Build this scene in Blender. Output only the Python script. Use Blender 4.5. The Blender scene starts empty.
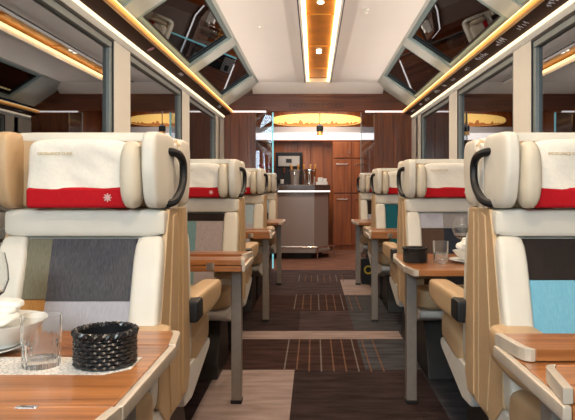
import bpy, bmesh, math, random
from mathutils import Vector, Matrix, noise
random.seed(7)
S = bpy.context.scene
COL = S.collection
PI = math.pi

# ------------------------------------------------------------------ materials
def nodes(name):
    m = bpy.data.materials.new(name); m.use_nodes = True
    nt = m.node_tree
    return m, nt, nt.nodes['Principled BSDF']

def N(nt, t, **kw):
    n = nt.nodes.new(t)
    for k, v in kw.items():
        setattr(n, k, v)
    return n

def coords(nt, scale=(1, 1, 1), rot=(0, 0, 0)):
    tc = N(nt, 'ShaderNodeTexCoord'); mp = N(nt, 'ShaderNodeMapping')
    mp.inputs['Scale'].default_value = scale; mp.inputs['Rotation'].default_value = rot
    nt.links.new(tc.outputs['Object'], mp.inputs['Vector'])
    return mp.outputs['Vector']

def c4(c): return (c[0], c[1], c[2], 1)

def ramp(nt, fac, stops):
    r = N(nt, 'ShaderNodeValToRGB')
    while len(r.color_ramp.elements) < len(stops): r.color_ramp.elements.new(0.5)
    for e, (p, c) in zip(r.color_ramp.elements, stops):
        e.position = p; e.color = c4(c)
    nt.links.new(fac, r.inputs['Fac'])
    return r.outputs['Color']

def bump(nt, b, h, strength, dist=0.002):
    bp = N(nt, 'ShaderNodeBump'); bp.inputs['Strength'].default_value = strength
    bp.inputs['Distance'].default_value = dist
    nt.links.new(h, bp.inputs['Height']); nt.links.new(bp.outputs['Normal'], b.inputs['Normal'])

def plain(name, col, rough=0.5, metal=0.0, var=0.06, nscale=30, bmp=0.0, coat=0.0, spec=None):
    m, nt, b = nodes(name)
    b.inputs['Roughness'].default_value = rough; b.inputs['Metallic'].default_value = metal
    b.inputs['Coat Weight'].default_value = coat
    if spec is not None: b.inputs['Specular IOR Level'].default_value = spec
    v = coords(nt)
    n = N(nt, 'ShaderNodeTexNoise'); n.inputs['Scale'].default_value = nscale; n.inputs['Detail'].default_value = 4
    nt.links.new(v, n.inputs['Vector'])
    lo = [max(0, x*(1-var)) for x in col]; hi = [min(1, x*(1+var)) for x in col]
    nt.links.new(ramp(nt, n.outputs['Fac'], [(0.3, lo), (0.7, hi)]), b.inputs['Base Color'])
    if bmp: bump(nt, b, n.outputs['Fac'], bmp)
    return m

def leather(name, col, rough=0.48):
    m, nt, b = nodes(name)
    b.inputs['Roughness'].default_value = rough
    v = coords(nt)
    n = N(nt, 'ShaderNodeTexNoise'); n.inputs['Scale'].default_value = 7; n.inputs['Detail'].default_value = 3
    nt.links.new(v, n.inputs['Vector'])
    nt.links.new(ramp(nt, n.outputs['Fac'], [(0.3, [x*0.94 for x in col]), (0.7, [min(1, x*1.04) for x in col])]), b.inputs['Base Color'])
    vo = N(nt, 'ShaderNodeTexVoronoi'); vo.inputs['Scale'].default_value = 320
    nt.links.new(v, vo.inputs['Vector'])
    bump(nt, b, vo.outputs['Distance'], 0.15, 0.001)
    return m

def fabric(name, col, col2=None, sc=(900, 120, 260)):
    m, nt, b = nodes(name)
    b.inputs['Roughness'].default_value = 0.9; b.inputs['Specular IOR Level'].default_value = 0.15
    col2 = col2 or [x*0.72 for x in col]
    n = N(nt, 'ShaderNodeTexNoise'); n.inputs['Scale'].default_value = 1.0; n.inputs['Detail'].default_value = 2
    nt.links.new(coords(nt, (sc[0]*0.55, sc[1]*0.4, sc[2]*0.2)), n.inputs['Vector'])
    nt.links.new(ramp(nt, n.outputs['Fac'], [(0.32, col2), (0.68, col)]), b.inputs['Base Color'])
    bump(nt, b, n.outputs['Fac'], 0.3, 0.001)
    return m

def carpet(name, col, col2, sc=(60, 60, 60)):
    m, nt, b = nodes(name)
    b.inputs['Roughness'].default_value = 1.0; b.inputs['Specular IOR Level'].default_value = 0.08
    n1 = N(nt, 'ShaderNodeTexNoise'); n1.inputs['Scale'].default_value = 1; n1.inputs['Detail'].default_value = 6
    nt.links.new(coords(nt, (4, 17, 8)), n1.inputs['Vector'])
    n2 = N(nt, 'ShaderNodeTexNoise'); n2.inputs['Scale'].default_value = 150; n2.inputs['Detail'].default_value = 2
    nt.links.new(coords(nt), n2.inputs['Vector'])
    mx = N(nt, 'ShaderNodeMath', operation='ADD'); mx.inputs[1].default_value = 0
    nt.links.new(n1.outputs['Fac'], mx.inputs[0])
    m2 = N(nt, 'ShaderNodeMath', operation='MULTIPLY_ADD'); m2.inputs[1].default_value = 0.4
    nt.links.new(n2.outputs['Fac'], m2.inputs[0]); nt.links.new(mx.outputs[0], m2.inputs[2])
    nt.links.new(ramp(nt, m2.outputs[0], [(0.5, col2), (0.9, col)]), b.inputs['Base Color'])
    bump(nt, b, n2.outputs['Fac'], 0.5, 0.004)
    return m

def wood(name, dark, light, grain=(2.2, 45, 45), rough=0.3, coat=0.3, boards=None):
    m, nt, b = nodes(name)
    b.inputs['Roughness'].default_value = rough; b.inputs['Coat Weight'].default_value = coat
    b.inputs['Coat Roughness'].default_value = 0.12
    n = N(nt, 'ShaderNodeTexNoise'); n.inputs['Scale'].default_value = 1; n.inputs['Detail'].default_value = 6; n.inputs['Distortion'].default_value = 0.6
    nt.links.new(coords(nt, grain), n.inputs['Vector'])
    n2 = N(nt, 'ShaderNodeTexNoise'); n2.inputs['Scale'].default_value = 1; n2.inputs['Detail'].default_value = 2
    nt.links.new(coords(nt, [g*0.22 for g in grain]), n2.inputs['Vector'])
    ad = N(nt, 'ShaderNodeMath', operation='MULTIPLY_ADD'); ad.inputs[1].default_value = 0.55
    nt.links.new(n2.outputs['Fac'], ad.inputs[0]); nt.links.new(n.outputs['Fac'], ad.inputs[2])
    mid = [(a+c)/2 for a, c in zip(dark, light)]
    nt.links.new(ramp(nt, ad.outputs[0], [(0.52, dark), (0.75, mid), (1.0, light)]), b.inputs['Base Color'])
    bump(nt, b, n.outputs['Fac'], 0.06, 0.001)
    return m

def emit(name, col, st):
    m, nt, b = nodes(name)
    b.inputs['Base Color'].default_value = c4([x*0.6 for x in col])
    b.inputs['Emission Color'].default_value = c4(col); b.inputs['Emission Strength'].default_value = st
    return m

def window_glass(name, ior, tint):
    m, nt, b = nodes(name); nt.nodes.remove(b)
    out = nt.nodes['Material Output']
    fr = N(nt, 'ShaderNodeFresnel'); fr.inputs['IOR'].default_value = ior
    gl = N(nt, 'ShaderNodeBsdfGlossy'); gl.inputs['Roughness'].default_value = 0.012; gl.inputs['Color'].default_value = (0.92, 0.95, 1, 1)
    tr = N(nt, 'ShaderNodeBsdfTransparent'); tr.inputs['Color'].default_value = c4(tint)
    mx = N(nt, 'ShaderNodeMixShader')
    nt.links.new(fr.outputs[0], mx.inputs[0]); nt.links.new(tr.outputs[0], mx.inputs[1]); nt.links.new(gl.outputs[0], mx.inputs[2])
    nt.links.new(mx.outputs[0], out.inputs['Surface'])
    return m

def clear_glass(name):
    m, nt, b = nodes(name)
    b.inputs['Base Color'].default_value = (0.97, 0.98, 0.98, 1); b.inputs['Roughness'].default_value = 0.06
    b.inputs['Transmission Weight'].default_value = .97; b.inputs['IOR'].default_value = 1.45
    return m

M = dict(
    cream=leather('cream_leather', (0.70, 0.68, 0.62)),
    bolster=leather('bolster_leather', (0.64, 0.58, 0.47)),
    tan=leather('beige_leather', (0.53, 0.37, 0.215)),  # cream leather's shaded look on sides and armrests, put into the colour
    white_shell=plain('shell_white', (0.70, 0.69, 0.66), 0.4),
    cover=plain('pillow_cloth', (0.82, 0.79, 0.72), 0.85, var=0.04, nscale=90, bmp=0.15),
    red=fabric('red_cloth', (0.50, 0.012, 0.02), (0.40, 0.008, 0.014)),
    thread=plain('gold_thread', (0.50, 0.38, 0.17), 0.6),
    white_thread=plain('white_thread', (0.85, 0.62, 0.6), 0.7),
    black=plain('black_plastic', (0.010, 0.011, 0.014), 0.5, spec=.35),
    steel=plain('brushed_steel', (0.42, 0.385, 0.36), 0.4, 0.5, nscale=60),
    legpaint=plain('leg_grey_brown', (0.27, 0.24, 0.22), 0.42, 0.25),
    mullion=plain('mullion_grey_green', (0.54, 0.57, 0.55), 0.4, 0.05, var=.02),
    header=plain('header_pale_grey', (0.50, 0.52, 0.51), 0.4, 0.1, var=.02),
    reveal=plain('window_reveal_grey', (0.20, 0.235, 0.24), 0.4, 0.2),
    chrome=plain('chrome', (0.75, 0.75, 0.76), 0.12, 1.0),
    grey_paint=plain('grey_frame_paint', (0.33, 0.35, 0.35), 0.35, 0.2),
    teal_frame=plain('roof_frame_grey_green', (0.27, 0.38, 0.40), 0.32, 0.3),
    wallcream=plain('cream_wall_paint', (0.66, 0.64, 0.58), 0.42, var=0.02),
    ceil=plain('ceiling_white_lacquer', (0.80, 0.765, 0.745), 0.3, var=0.015, nscale=3),
    lower=plain('lower_wall_slate', (0.10, 0.11, 0.13), 0.7),
    gasket=plain('gasket_black', (0.012, 0.012, 0.014), 0.5),
    brown_band=plain('brown_band', (0.045, 0.020, 0.012), 0.6, var=0.1, spec=0.2),
    mark=plain('pale_marking', (0.60, 0.56, 0.60), 0.6),
    pink_mark=plain('pink_marking', (0.55, 0.30, 0.36), 0.6),
    table=wood('table_walnut', (0.15, 0.046, 0.013), (0.53, 0.22, 0.075), (2.0, 38, 38)),
    panel=wood('mahogany_panel', (0.07, 0.016, 0.005), (0.23, 0.065, 0.018), (26, 26, 1.6), 0.4, 0.1),
    panel2=wood('cherry_panel', (0.17, 0.040, 0.009), (0.38, 0.108, 0.026), (22, 22, 1.4), 0.4, 0.1),
    beam=wood('mahogany_beam', (0.065, 0.016, 0.006), (0.19, 0.052, 0.017), (1.6, 30, 40), 0.4, 0.15),
    trim=plain('pale_edge_trim', (0.60, 0.53, 0.45), 0.35, 0.25),
    lavgrey=plain('valance_grey', (0.42, 0.40, 0.43), 0.5, var=.02),
    letter=plain('dark_letter', (0.03, 0.012, 0.008), 0.4),
    gold=plain('gold_rail', (0.80, 0.42, 0.10), 0.3, 0.6),
    led_gold=emit('led_warm', (1.0, 0.42, 0.085), 1.05),
    led_bright=emit('led_warm_bright', (1.0, 0.74, 0.36), 1.8),
    led_cream=emit('led_cream', (1.0, 0.82, 0.58), 1.3),
    led_ceil=emit('led_ceiling', (1.0, 0.66, 0.26), 7.0),
    led_white=emit('led_white', (1.0, 0.93, 0.90), 1.5),
    spot=emit('spot_lens', (1.0, 0.92, 0.75), 4.0),
    strip_panel=plain('copper_ceiling_panel', (0.62, 0.27, 0.05), 0.35, 0.35, var=0.15, nscale=5),
    panorama=emit('panorama_glow', (1.0, 0.62, 0.17), 1.25),
    mountain=emit('panorama_mountain', (0.55, 0.17, 0.03), 0.8),
    cyan=emit('glass_edge_cyan', (0.30, 0.80, 0.88), 0.65),
    wglass=window_glass('night_window_glass', 3.1, (0.25, 0.27, 0.30)),
    rglass=window_glass('roof_window_glass', 2.5, (0.25, 0.27, 0.30)),
    pglass=window_glass('partition_glass', 1.5, (0.72, 0.76, 0.80)),
    glass=clear_glass('drinking_glass'),
    china=plain('white_china', (0.80, 0.80, 0.77), 0.18, var=0.01),
    linen=plain('white_linen', (0.82, 0.82, 0.80), 0.9, var=0.04, nscale=60, bmp=0.2),
    wicker=plain('black_wicker', (0.012, 0.012, 0.014), 0.28),
    counter=plain('counter_taupe', (0.36, 0.29, 0.27), 0.35, 0.1, var=0.08, nscale=200),
    counter_top=plain('counter_top_dark', (0.10, 0.065, 0.055), 0.25),
    kick=plain('kick_black', (0.02, 0.016, 0.014), 0.5),
    bottle=plain('bottle_green', (0.015, 0.04, 0.02), 0.15),
    foil=plain('gold_foil', (0.75, 0.42, 0.13), 0.35, 0.6),
    ext=plain('outside_dark', (0.02, 0.02, 0.025), 0.9),
    yellow=plain('yellow_ring', (0.55, 0.42, 0.02), 0.5),
    leaf=plain('leaf_green', (0.06, 0.16, 0.06), 0.6),
    petal=plain('petal_red', (0.42, 0.04, 0.05), 0.6),
    olive=fabric('olive_fabric', (0.21, 0.20, 0.145)),
    charcoal=fabric('charcoal_fabric', (0.105, 0.105, 0.12), (0.055, 0.055, 0.066)),
    lavender=fabric('pale_grey_lavender_fabric', (0.46, 0.46, 0.52), (0.38, 0.38, 0.44)),
    ochre=fabric('ochre_fabric', (0.50, 0.25, 0.08)),
    blackfab=fabric('black_brown_fabric', (0.035, 0.026, 0.024)),
    sky=fabric('sky_blue_fabric', (0.22, 0.52, 0.68), (0.17, 0.43, 0.60)),
    teal=fabric('teal_fabric', (0.015, 0.13, 0.17)),
    palteal=fabric('dusty_teal_fabric', (0.20, 0.36, 0.39)),
    rose=fabric('rose_grey_fabric', (0.46, 0.40, 0.41)),
    brown=fabric('brown_fabric', (0.10, 0.062, 0.045)),
    navy=fabric('navy_fabric', (0.03, 0.035, 0.05)),
    paleblue=fabric('pale_blue_fabric', (0.45, 0.58, 0.68)),
    grey=fabric('mid_grey_fabric', (0.30, 0.28, 0.28)),
    c_taupe=carpet('carpet_taupe', (0.38, 0.30, 0.285), (0.24, 0.18, 0.17)),
    c_dark=carpet('carpet_dark_brown', (0.0540, 0.0360, 0.0360), (0.0202, 0.0122, 0.0130)),
    c_brown=carpet('carpet_brown', (0.0684, 0.0360, 0.0302), (0.0259, 0.0137, 0.0130)),
    c_slate=carpet('carpet_slate', (0.0864, 0.0864, 0.0972), (0.0360, 0.0360, 0.0432)),
    c_plum=carpet('carpet_plum_grey', (0.0900, 0.0612, 0.0634), (0.0360, 0.0245, 0.0266)),
    c_red=carpet('carpet_red_brown', (0.22, 0.11, 0.08), (0.12, 0.055, 0.04)),
    c_line=carpet('carpet_orange_line', (0.20, 0.105, 0.065), (0.13, 0.07, 0.045)),
    c_line2=carpet('carpet_pale_line', (0.21, 0.175, 0.165), (0.14, 0.115, 0.11)),
)

# paper runner with a printed lace pattern
def lace():
    m, nt, b = nodes('printed_paper')
    b.inputs['Roughness'].default_value = 0.7
    v = N(nt, 'ShaderNodeTexVoronoi', feature='DISTANCE_TO_EDGE'); v.inputs['Scale'].default_value = 90
    nt.links.new(coords(nt), v.inputs['Vector'])
    nt.links.new(ramp(nt, v.outputs['Distance'], [(0.03, (0.50, 0.48, 0.46)), (0.12, (0.80, 0.79, 0.77))]), b.inputs['Base Color'])
    return m
M['lace'] = lace()

# ------------------------------------------------------------------ mesh helpers
def link(o, parent=None):
    COL.objects.link(o)
    if parent: o.parent = parent
    return o

def obj(name, bm, mat, parent=None, sharp=38):
    me = bpy.data.meshes.new(name)
    bmesh.ops.recalc_face_normals(bm, faces=bm.faces[:])
    bm.to_mesh(me); bm.free()
    for p in me.polygons: p.use_smooth = True
    me.set_sharp_from_angle(angle=math.radians(sharp))
    for m in (mat if isinstance(mat, list) else [mat]): me.materials.append(m)
    o = link(bpy.data.objects.new(name, me), parent)
    w = o.modifiers.new('normals', 'WEIGHTED_NORMAL'); w.keep_sharp = True; w.weight = 80
    return o

def tag(o, label, cat, group=None):
    o['label'] = label; o['category'] = cat
    if group: o['group'] = group
    return o

def thing(name, label, cat, loc=(0, 0, 0), rz=0, group=None):
    o = bpy.data.objects.new(name, None); o.empty_display_size = 0.1
    COL.objects.link(o); o.location = loc; o.rotation_euler = (0, 0, rz)
    return tag(o, label, cat, group)

def struct(name, bm, mat, parent=None, sharp=38):
    o = obj(name, bm, mat, parent, sharp)
    if parent is None: o['kind'] = 'structure'
    return o

def box(bm, x0, x1, y0, y1, z0, z1, bev=0.0, seg=2, fn=None, mi=0):
    r = bmesh.ops.create_cube(bm, size=1)
    vs = r['verts']
    for v in vs:
        v.co = Vector((x0+(v.co.x+.5)*(x1-x0), y0+(v.co.y+.5)*(y1-y0), z0+(v.co.z+.5)*(z1-z0)))
    if fn:
        for v in vs: v.co = Vector(fn(v.co))
    if bev:
        es = list({e for v in vs for e in v.link_edges})
        r2 = bmesh.ops.bevel(bm, geom=es, offset=bev, segments=seg, profile=0.5, affect='EDGES')
    return bm

def BM(*a, **k):
    return box(bmesh.new(), *a, **k)

def hexa(bm, pts):
    """8 corners: bottom loop of 4 then top loop of 4"""
    v = [bm.verts.new(p) for p in pts]
    for f in ((0, 1, 2, 3), (4, 5, 6, 7), (0, 1, 5, 4), (1, 2, 6, 5), (2, 3, 7, 6), (3, 0, 4, 7)):
        bm.faces.new([v[i] for i in f])
    return bm

def sup(bm, c, s, p=5.0, n=10, fn=None):
    """a soft cushion: superellipsoid of full size s about c"""
    t = bmesh.new()
    bmesh.ops.create_cube(t, size=2)
    bmesh.ops.subdivide_edges(t, edges=t.edges[:], cuts=n, use_grid_fill=True)
    idx = {}
    for v in t.verts:
        x, y, z = v.co
        r = (abs(x)**p+abs(y)**p+abs(z)**p)**(1/p)
        q = Vector((c[0]+x/r*s[0]/2, c[1]+y/r*s[1]/2, c[2]+z/r*s[2]/2))
        if fn: q = Vector(fn(q))
        idx[v] = bm.verts.new(q)
    for f in t.faces: bm.faces.new([idx[v] for v in f.verts])
    t.free()
    return bm

def prism(bm, poly, a, b, axis='x', bev=0.0, seg=2):
    """poly of 2-D points extruded along an axis"""
    def mk(p, t):
        return {'x': (t, p[0], p[1]), 'y': (p[0], t, p[1]), 'z': (p[0], p[1], t)}[axis]
    A = [bm.verts.new(mk(p, a)) for p in poly]; B = [bm.verts.new(mk(p, b)) for p in poly]
    n = len(poly)
    fs = [bm.faces.new(A), bm.faces.new(B[::-1])]
    for i in range(n): fs.append(bm.faces.new([A[i], A[(i+1) % n], B[(i+1) % n], B[i]]))
    if bev:
        es = list({e for f in fs for e in f.edges})
        bmesh.ops.recalc_face_normals(bm, faces=fs)
        bmesh.ops.bevel(bm, geom=es, offset=bev, segments=seg, profile=0.5, affect='EDGES')
    return bm

def lathe(bm, prof, c=(0, 0, 0), n=32, closed=False):
    rings = []
    for r, z in prof:
        if r < 1e-5: rings.append([bm.verts.new((c[0], c[1], c[2]+z))])
        else: rings.append([bm.verts.new((c[0]+r*math.cos(2*PI*i/n), c[1]+r*math.sin(2*PI*i/n), c[2]+z)) for i in range(n)])
    m = len(rings)
    for k in range(m if closed else m-1):
        A, B = rings[k], rings[(k+1) % m]
        for i in range(n):
            j = (i+1) % n
            if len(A) == 1 and len(B) == 1: continue
            if len(A) == 1: bm.faces.new([A[0], B[i], B[j]])
            elif len(B) == 1: bm.faces.new([A[i], A[j], B[0]])
            else: bm.faces.new([A[i], A[j], B[j], B[i]])
    return bm

def tube(bm, pts, r, n=10, cap=True, flat=1.0):
    pts = [Vector(p) for p in pts]
    rings = []; up = None
    for i, p in enumerate(pts):
        d = (pts[min(i+1, len(pts)-1)]-pts[max(i-1, 0)]).normalized()
        if up is None:
            up = Vector((0, 0, 1)) if abs(d.z) < 0.9 else Vector((1, 0, 0))
        s = d.cross(up).normalized(); up = s.cross(d).normalized()
        rr = r[i] if isinstance(r, (list, tuple)) else r
        rings.append([bm.verts.new(p+s*rr*math.cos(2*PI*k/n)*flat+up*rr*math.sin(2*PI*k/n)) for k in range(n)])
    for A, B in zip(rings, rings[1:]):
        for k in range(n): bm.faces.new([A[k], A[(k+1) % n], B[(k+1) % n], B[k]])
    if cap: bm.faces.new(rings[0][::-1]); bm.faces.new(rings[-1])
    return bm

def smooth_path(pts, k=6):
    """Catmull-Rom through pts"""
    P = [Vector(p) for p in pts]; out = []
    for i in range(len(P)-1):
        a, b, c, d = P[max(i-1, 0)], P[i], P[i+1], P[min(i+2, len(P)-1)]
        for j in range(k):
            t = j/k
            out.append(0.5*((2*b)+(c-a)*t+(2*a-5*b+4*c-d)*t*t+(3*b-a-3*c+d)*t**3))
    out.append(P[-1]); return out

def text_bm(s, size, depth=0.001):
    cu = bpy.data.curves.new('lettering', 'FONT'); cu.body = s; cu.size = size; cu.align_x = 'CENTER'; cu.align_y = 'CENTER'
    cu.extrude = depth; cu.resolution_u = 3
    o = bpy.data.objects.new('lettering', cu); COL.objects.link(o)
    dg = bpy.context.evaluated_depsgraph_get(); dg.update()
    me = bpy.data.meshes.new_from_object(o.evaluated_get(dg))
    bm = bmesh.new(); bm.from_mesh(me)
    bpy.data.objects.remove(o); bpy.data.curves.remove(cu); bpy.data.meshes.remove(me)
    return bm

def star_bm(r, w=0.16, arms=8, depth=0.0015):
    """snowflake: crossing bars in the XZ plane"""
    bm = bmesh.new()
    for k in range(arms//2):
        a = PI*k/(arms//2)
        t = bmesh.new(); box(t, -r, r, -depth, depth, -r*w/2, r*w/2)
        for s in (-1, 1):
            box(t, s*r*.6-r*.05, s*r*.6+r*.05, -depth, depth, -r*.22, r*.22)
        t.transform(Matrix.Rotation(a, 4, 'Y'))
        me = bpy.data.meshes.new('t'); t.to_mesh(me); t.free(); bm.from_mesh(me); bpy.data.meshes.remove(me)
    return bm

def xf(bm, mat): bm.transform(mat); return bm

# ------------------------------------------------------------------ dimensions (metres; the camera looks along +Y)
PITCH = 2.0
WX = 1.30                  # inner face of side walls
CZ = 2.57                  # ceiling
Y0, YP, Y1 = -2.4, 8.58, 12.2   # rear, partition, far wall
PILLARS = (0.0, 2.0, 4.0, 6.0, 8.0)

# ------------------------------------------------------------------ floor: one carpet with woven blocks
def floor():
    xs = [-1.36, -1.0, -0.66, -0.175, 0.27, 0.62, 1.36]
    ys = [Y0, 1.0, 3.06, 3.55, 3.9, 4.69, 4.95, 5.75, 6.6, 6.9, 7.7, 8.6, Y1+.1]
    mats = [M['c_dark'], M['c_taupe'], M['c_brown'], M['c_slate'], M['c_plum'], M['c_red'], M['c_line'], M['c_line2']]
    rows = {0: [0, 0, 0, 1, 0, 0], 1: [0, 0, 4, 1, 0, 0]}
    grid = [
        [0, 3, 1, 0, 0, 3], [0, 0, 1, 0, 3, 3], [0, 0, 1, 0, 0, 3], [0, 0, 1, 0, 0, 3],
        [0, 2, 2, 2, 3, 3], [1, 1, 1, 1, 1, 3], [0, 0, 0, 4, 3, 3], [2, 0, 2, 2, 3, 3],
        [0, 4, 4, 4, 1, 1], [4, 4, 4, 4, 1, 1], [0, 2, 4, 4, 4, 2], [5, 5, 5, 5, 5, 5]]
    grid = [[r[0], r[1], r[2], r[3], r[4], r[5]] for r in grid]
    bm = bmesh.new()
    for j in range(len(ys)-1):
        for i in range(len(xs)-1):
            v = [bm.verts.new(p) for p in ((xs[i], ys[j], 0), (xs[i+1], ys[j], 0), (xs[i+1], ys[j+1], 0), (xs[i], ys[j+1], 0))]
            f = bm.faces.new(v); f.material_index = grid[j][i]
    for (ya, yb, xa, n, st) in ((3.86, 4.69, -0.24, 9, 0.078), (5.78, 6.65, -0.24, 9, 0.078), (7.5, 8.1, -0.24, 8, 0.078), (1.9, 2.7, -0.24, 9, 0.078)):
        for k in range(n):
            x = xa+k*st; w = 0.0045
            v = [bm.verts.new(p) for p in ((x-w, ya+(0.05 if k < 2 else 0), 0.0015), (x+w, ya+(0.05 if k < 2 else 0), 0.0015), (x+w, yb, 0.0015), (x-w, yb, 0.0015))]
            f = bm.faces.new(v); f.material_index = 6 if k % 3 else 7
    me = bpy.data.meshes.new('floor'); bm.to_mesh(me); bm.free()
    for m in mats: me.materials.append(m)
    o = link(bpy.data.objects.new('floor', me)); o['kind'] = 'structure'
floor()

# ------------------------------------------------------------------ side walls, rails, roof slopes
Bx, Bz = 1.255, 2.262      # lower end of the roof slope
Tx, Tz = 0.80, CZ          # upper end
def slope(u, w, y, s):
    """point on the slope: u 0..1 up, w outward offset, side s"""
    d = Vector((Tx-Bx, Tz-Bz)); L = d.length; n = Vector((-d.y, d.x)).normalized()
    if n.x < 0: n = -n
    p = Vector((Bx, Bz))+d*u+n*w
    return (s*p.x, y, p.y)
def slope_slab(bm, u0, u1, w0, w1, y0, y1, s):
    return hexa(bm, [slope(u0, w0, y0, s), slope(u1, w0, y0, s), slope(u1, w0, y1, s), slope(u0, w0, y1, s),
                     slope(u0, w1, y0, s), slope(u1, w1, y0, s), slope(u1, w1, y1, s), slope(u0, w1, y1, s)])

wn = 0
PW = 0.17; PS = 0.045
for s, side in ((-1, 'left'), (1, 'right')):
    bm = bmesh.new()
    def bx(x0, x1, *a, **k):
        lo, hi = sorted((s*x0, s*x1)); box(bm, lo, hi, *a, **k)
    for y in PILLARS:
        bx(WX, WX+.03, y+PS-PW, y+PS+PW, 0.0, 2.07, bev=0.006)
        bx(WX, WX+.05, Y0, YP, 0.84, 0.93, bev=0.012)
    bx(WX, WX+.10, 8.1, YP+.02, 0.0, 2.07)
    wl = struct('wall_'+side, bm, M['wallcream'])
    bm = bmesh.new(); bx(WX-.004, WX+.10, Y0, YP, 2.066, 2.112, bev=0.005); obj('header', bm, M['header'], wl)
    bm = bmesh.new()
    bx(WX+.005, WX+.09, Y0, YP, 0.0, 0.85)
    struct('baseboard_'+side, bm, M['lower'])
    # brown lettered band above the windows
    bm = bmesh.new()
    prism(bm, [(s*(WX-.012), 2.130), (s*(WX+.05), 2.130), (s*(WX+.05), 2.19), (s*1.20, 2.19), (s*1.188, 2.175)], Y0, YP, 'y')
    t = struct('trim_'+('1' if s < 0 else '2'), bm, M['brown_band'])
    # markings: short strings of strokes like a row of peak names
    mk = bmesh.new()
    A = Vector((WX-.012, 2.130)); B = Vector((1.188, 2.175)); nrm = Vector((-(B-A).y, (B-A).x)).normalized()
    if nrm.y > 0: nrm = -nrm
    def bandpt(y, v, off=0.002):
        p = A.lerp(B, v)+nrm*off; return Vector((s*p.x, y, p.y))
    rnd = random.Random(3 if s < 0 else 4)
    y = 1.1
    while y < 8.3:
        if s > 0 or rnd.random() < 0.25:
            for k in range(rnd.randint(2, 5)):
                v0 = 0.35; h = rnd.choice((0.22, 0.3, 0.42))
                pts = [bandpt(y, v0), bandpt(y+.012, v0+h), bandpt(y+.026, v0+h*.35), bandpt(y+.036, v0+h*.9)]
                tube(mk, pts[:rnd.randint(2, 4)], 0.0022, 4)
                y += 0.05
        y += rnd.uniform(0.22, 0.42)
    obj('peak_lettering', mk, M['mark'], t)
    if s < 0:
        sb = star_bm(0.028, 0.25)
        d = (B-A).normalized()
        mat = Matrix(((0, s*nrm.x*-1, s*d.x, 0), (1, 0, 0, 0), (0, nrm.y*-1, d.y, 0), (0, 0, 0, 1)))
        p = bandpt(4.5, 0.5, 0.003); mat.translation = p
        obj('snowflake_emblem', xf(sb, mat), M['pink_mark'], t)
    # light rails
    lt = thing('light_rail', 'continuous pale light line under the brown band on the %s wall' % side, 'light', (s*WX, 3, 2.13), group=None)
    lt.location = (0, 0, 0)
    b2 = bmesh.new()
    lo, hi = sorted((s*(WX-.018), s*(WX+.03))); box(b2, lo, hi, Y0, YP-.02, 2.113, 2.129, bev=0.004)
    obj('diffuser', b2, M['led_cream'], lt)
    gr = thing('cove_light', 'glowing golden rail along the foot of the %s roof windows' % side, 'light')
    b2 = bmesh.new()
    lo, hi = sorted((s*1.176, s*1.20)); box(b2, lo, hi, Y0, YP-.02, 2.162, 2.177, bev=0.004)
    obj('rail', b2, M['gold'], gr)
    b2 = bmesh.new()
    lo, hi = sorted((s*1.172, s*1.196)); box(b2, lo, hi, Y0, YP-.02, 2.177, 2.1985, bev=0.005)
    obj('diffuser', b2, M['led_gold'], gr)
    b2 = bmesh.new()
    lo, hi = sorted((s*1.174, s*1.196)); box(b2, lo, hi, Y0, YP-.02, 2.199, 2.209, bev=0.003)
    obj('bright_line', b2, M['led_bright'], gr)
    # side windows
    for i in range(len(PILLARS)):
        ya = (PILLARS[i-1] if i > 0 else -2.0)+PW+PS
        yb = PILLARS[i]-PW+PS
        wn += 1
        f = bmesh.new(); g = bmesh.new()
        xa, xb = sorted((s*(WX+.012), s*(WX+.07)))
        fw = 0.05
        for (p0, p1, q0, q1) in ((ya, yb, .93, .93+fw), (ya, yb, 2.065-fw, 2.065), (ya, ya+fw, .93+fw, 2.065-fw), (yb-fw, yb, .93+fw, 2.065-fw)):
            box(f, xa, xb, p0, p1, q0, q1, bev=0.006)
        w = struct('window_%d' % wn, f, M['reveal'])
        gx0, gx1 = sorted((s*(WX+.004), s*(WX+.014)))
        gw = 0.012
        for (p0, p1, q0, q1) in ((ya, yb, .93, .93+gw), (ya, yb, 2.065-gw, 2.065), (ya, ya+gw, .93, 2.065), (yb-gw, yb, .93, 2.065)):
            box(g, gx0, gx1, p0, p1, q0, q1)
        obj('gasket', g, M['gasket'], w)
        px0, px1 = sorted((s*(WX+.036), s*(WX+.042)))
        obj('pane', BM(px0, px1, ya+.04, yb-.04, .96, 2.03), M['wglass'], w)
    # roof windows
    bm = bmesh.new()
    for y in PILLARS: slope_slab(bm, 0.02, 1.0, 0.0, 0.09, y-.13, y+.13, s)
    slope_slab(bm, -0.02, 0.04, 0.02, 0.09, Y0, YP, s)
    slope_slab(bm, 0.95, 1.04, 0.0, 0.09, Y0, YP, s)
    slope_slab(bm, 0.0, 1.0, 0.0, 0.09, 8.12, YP, s)
    struct('trim_'+('3' if s < 0 else '4'), bm, M['mullion'])
    for i in range(len(PILLARS)):
        ya = (PILLARS[i-1] if i > 0 else -2.0)+.13
        yb = PILLARS[i]-.13
        wn += 1
        f = bmesh.new()
        for (u0, u1, p0, p1) in ((.04, .10, ya, yb), (.88, .95, ya, yb), (.10, .88, ya, ya+.07), (.10, .88, yb-.07, yb)):
            slope_slab(f, u0, u1, 0.012, 0.06, p0, p1, s)
        w = struct('window_%d' % wn, f, M['teal_frame'])
        g = bmesh.new()
        gw = .018
        for (u0, u1, p0, p1) in ((.10, .10+gw, ya+.07, yb-.07), (.88-gw, .88, ya+.07, yb-.07), (.10, .88, ya+.07, ya+.07+.012), (.10, .88, yb-.07-.012, yb-.07)):
            slope_slab(g, u0, u1, 0.018, 0.03, p0, p1, s)
        obj('gasket', g, M['gasket'], w)
        p = bmesh.new(); slope_slab(p, .08, .91, .035, .041, ya+.04, yb-.04, s)
        obj('pane', p, M['rglass'], w)

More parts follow.
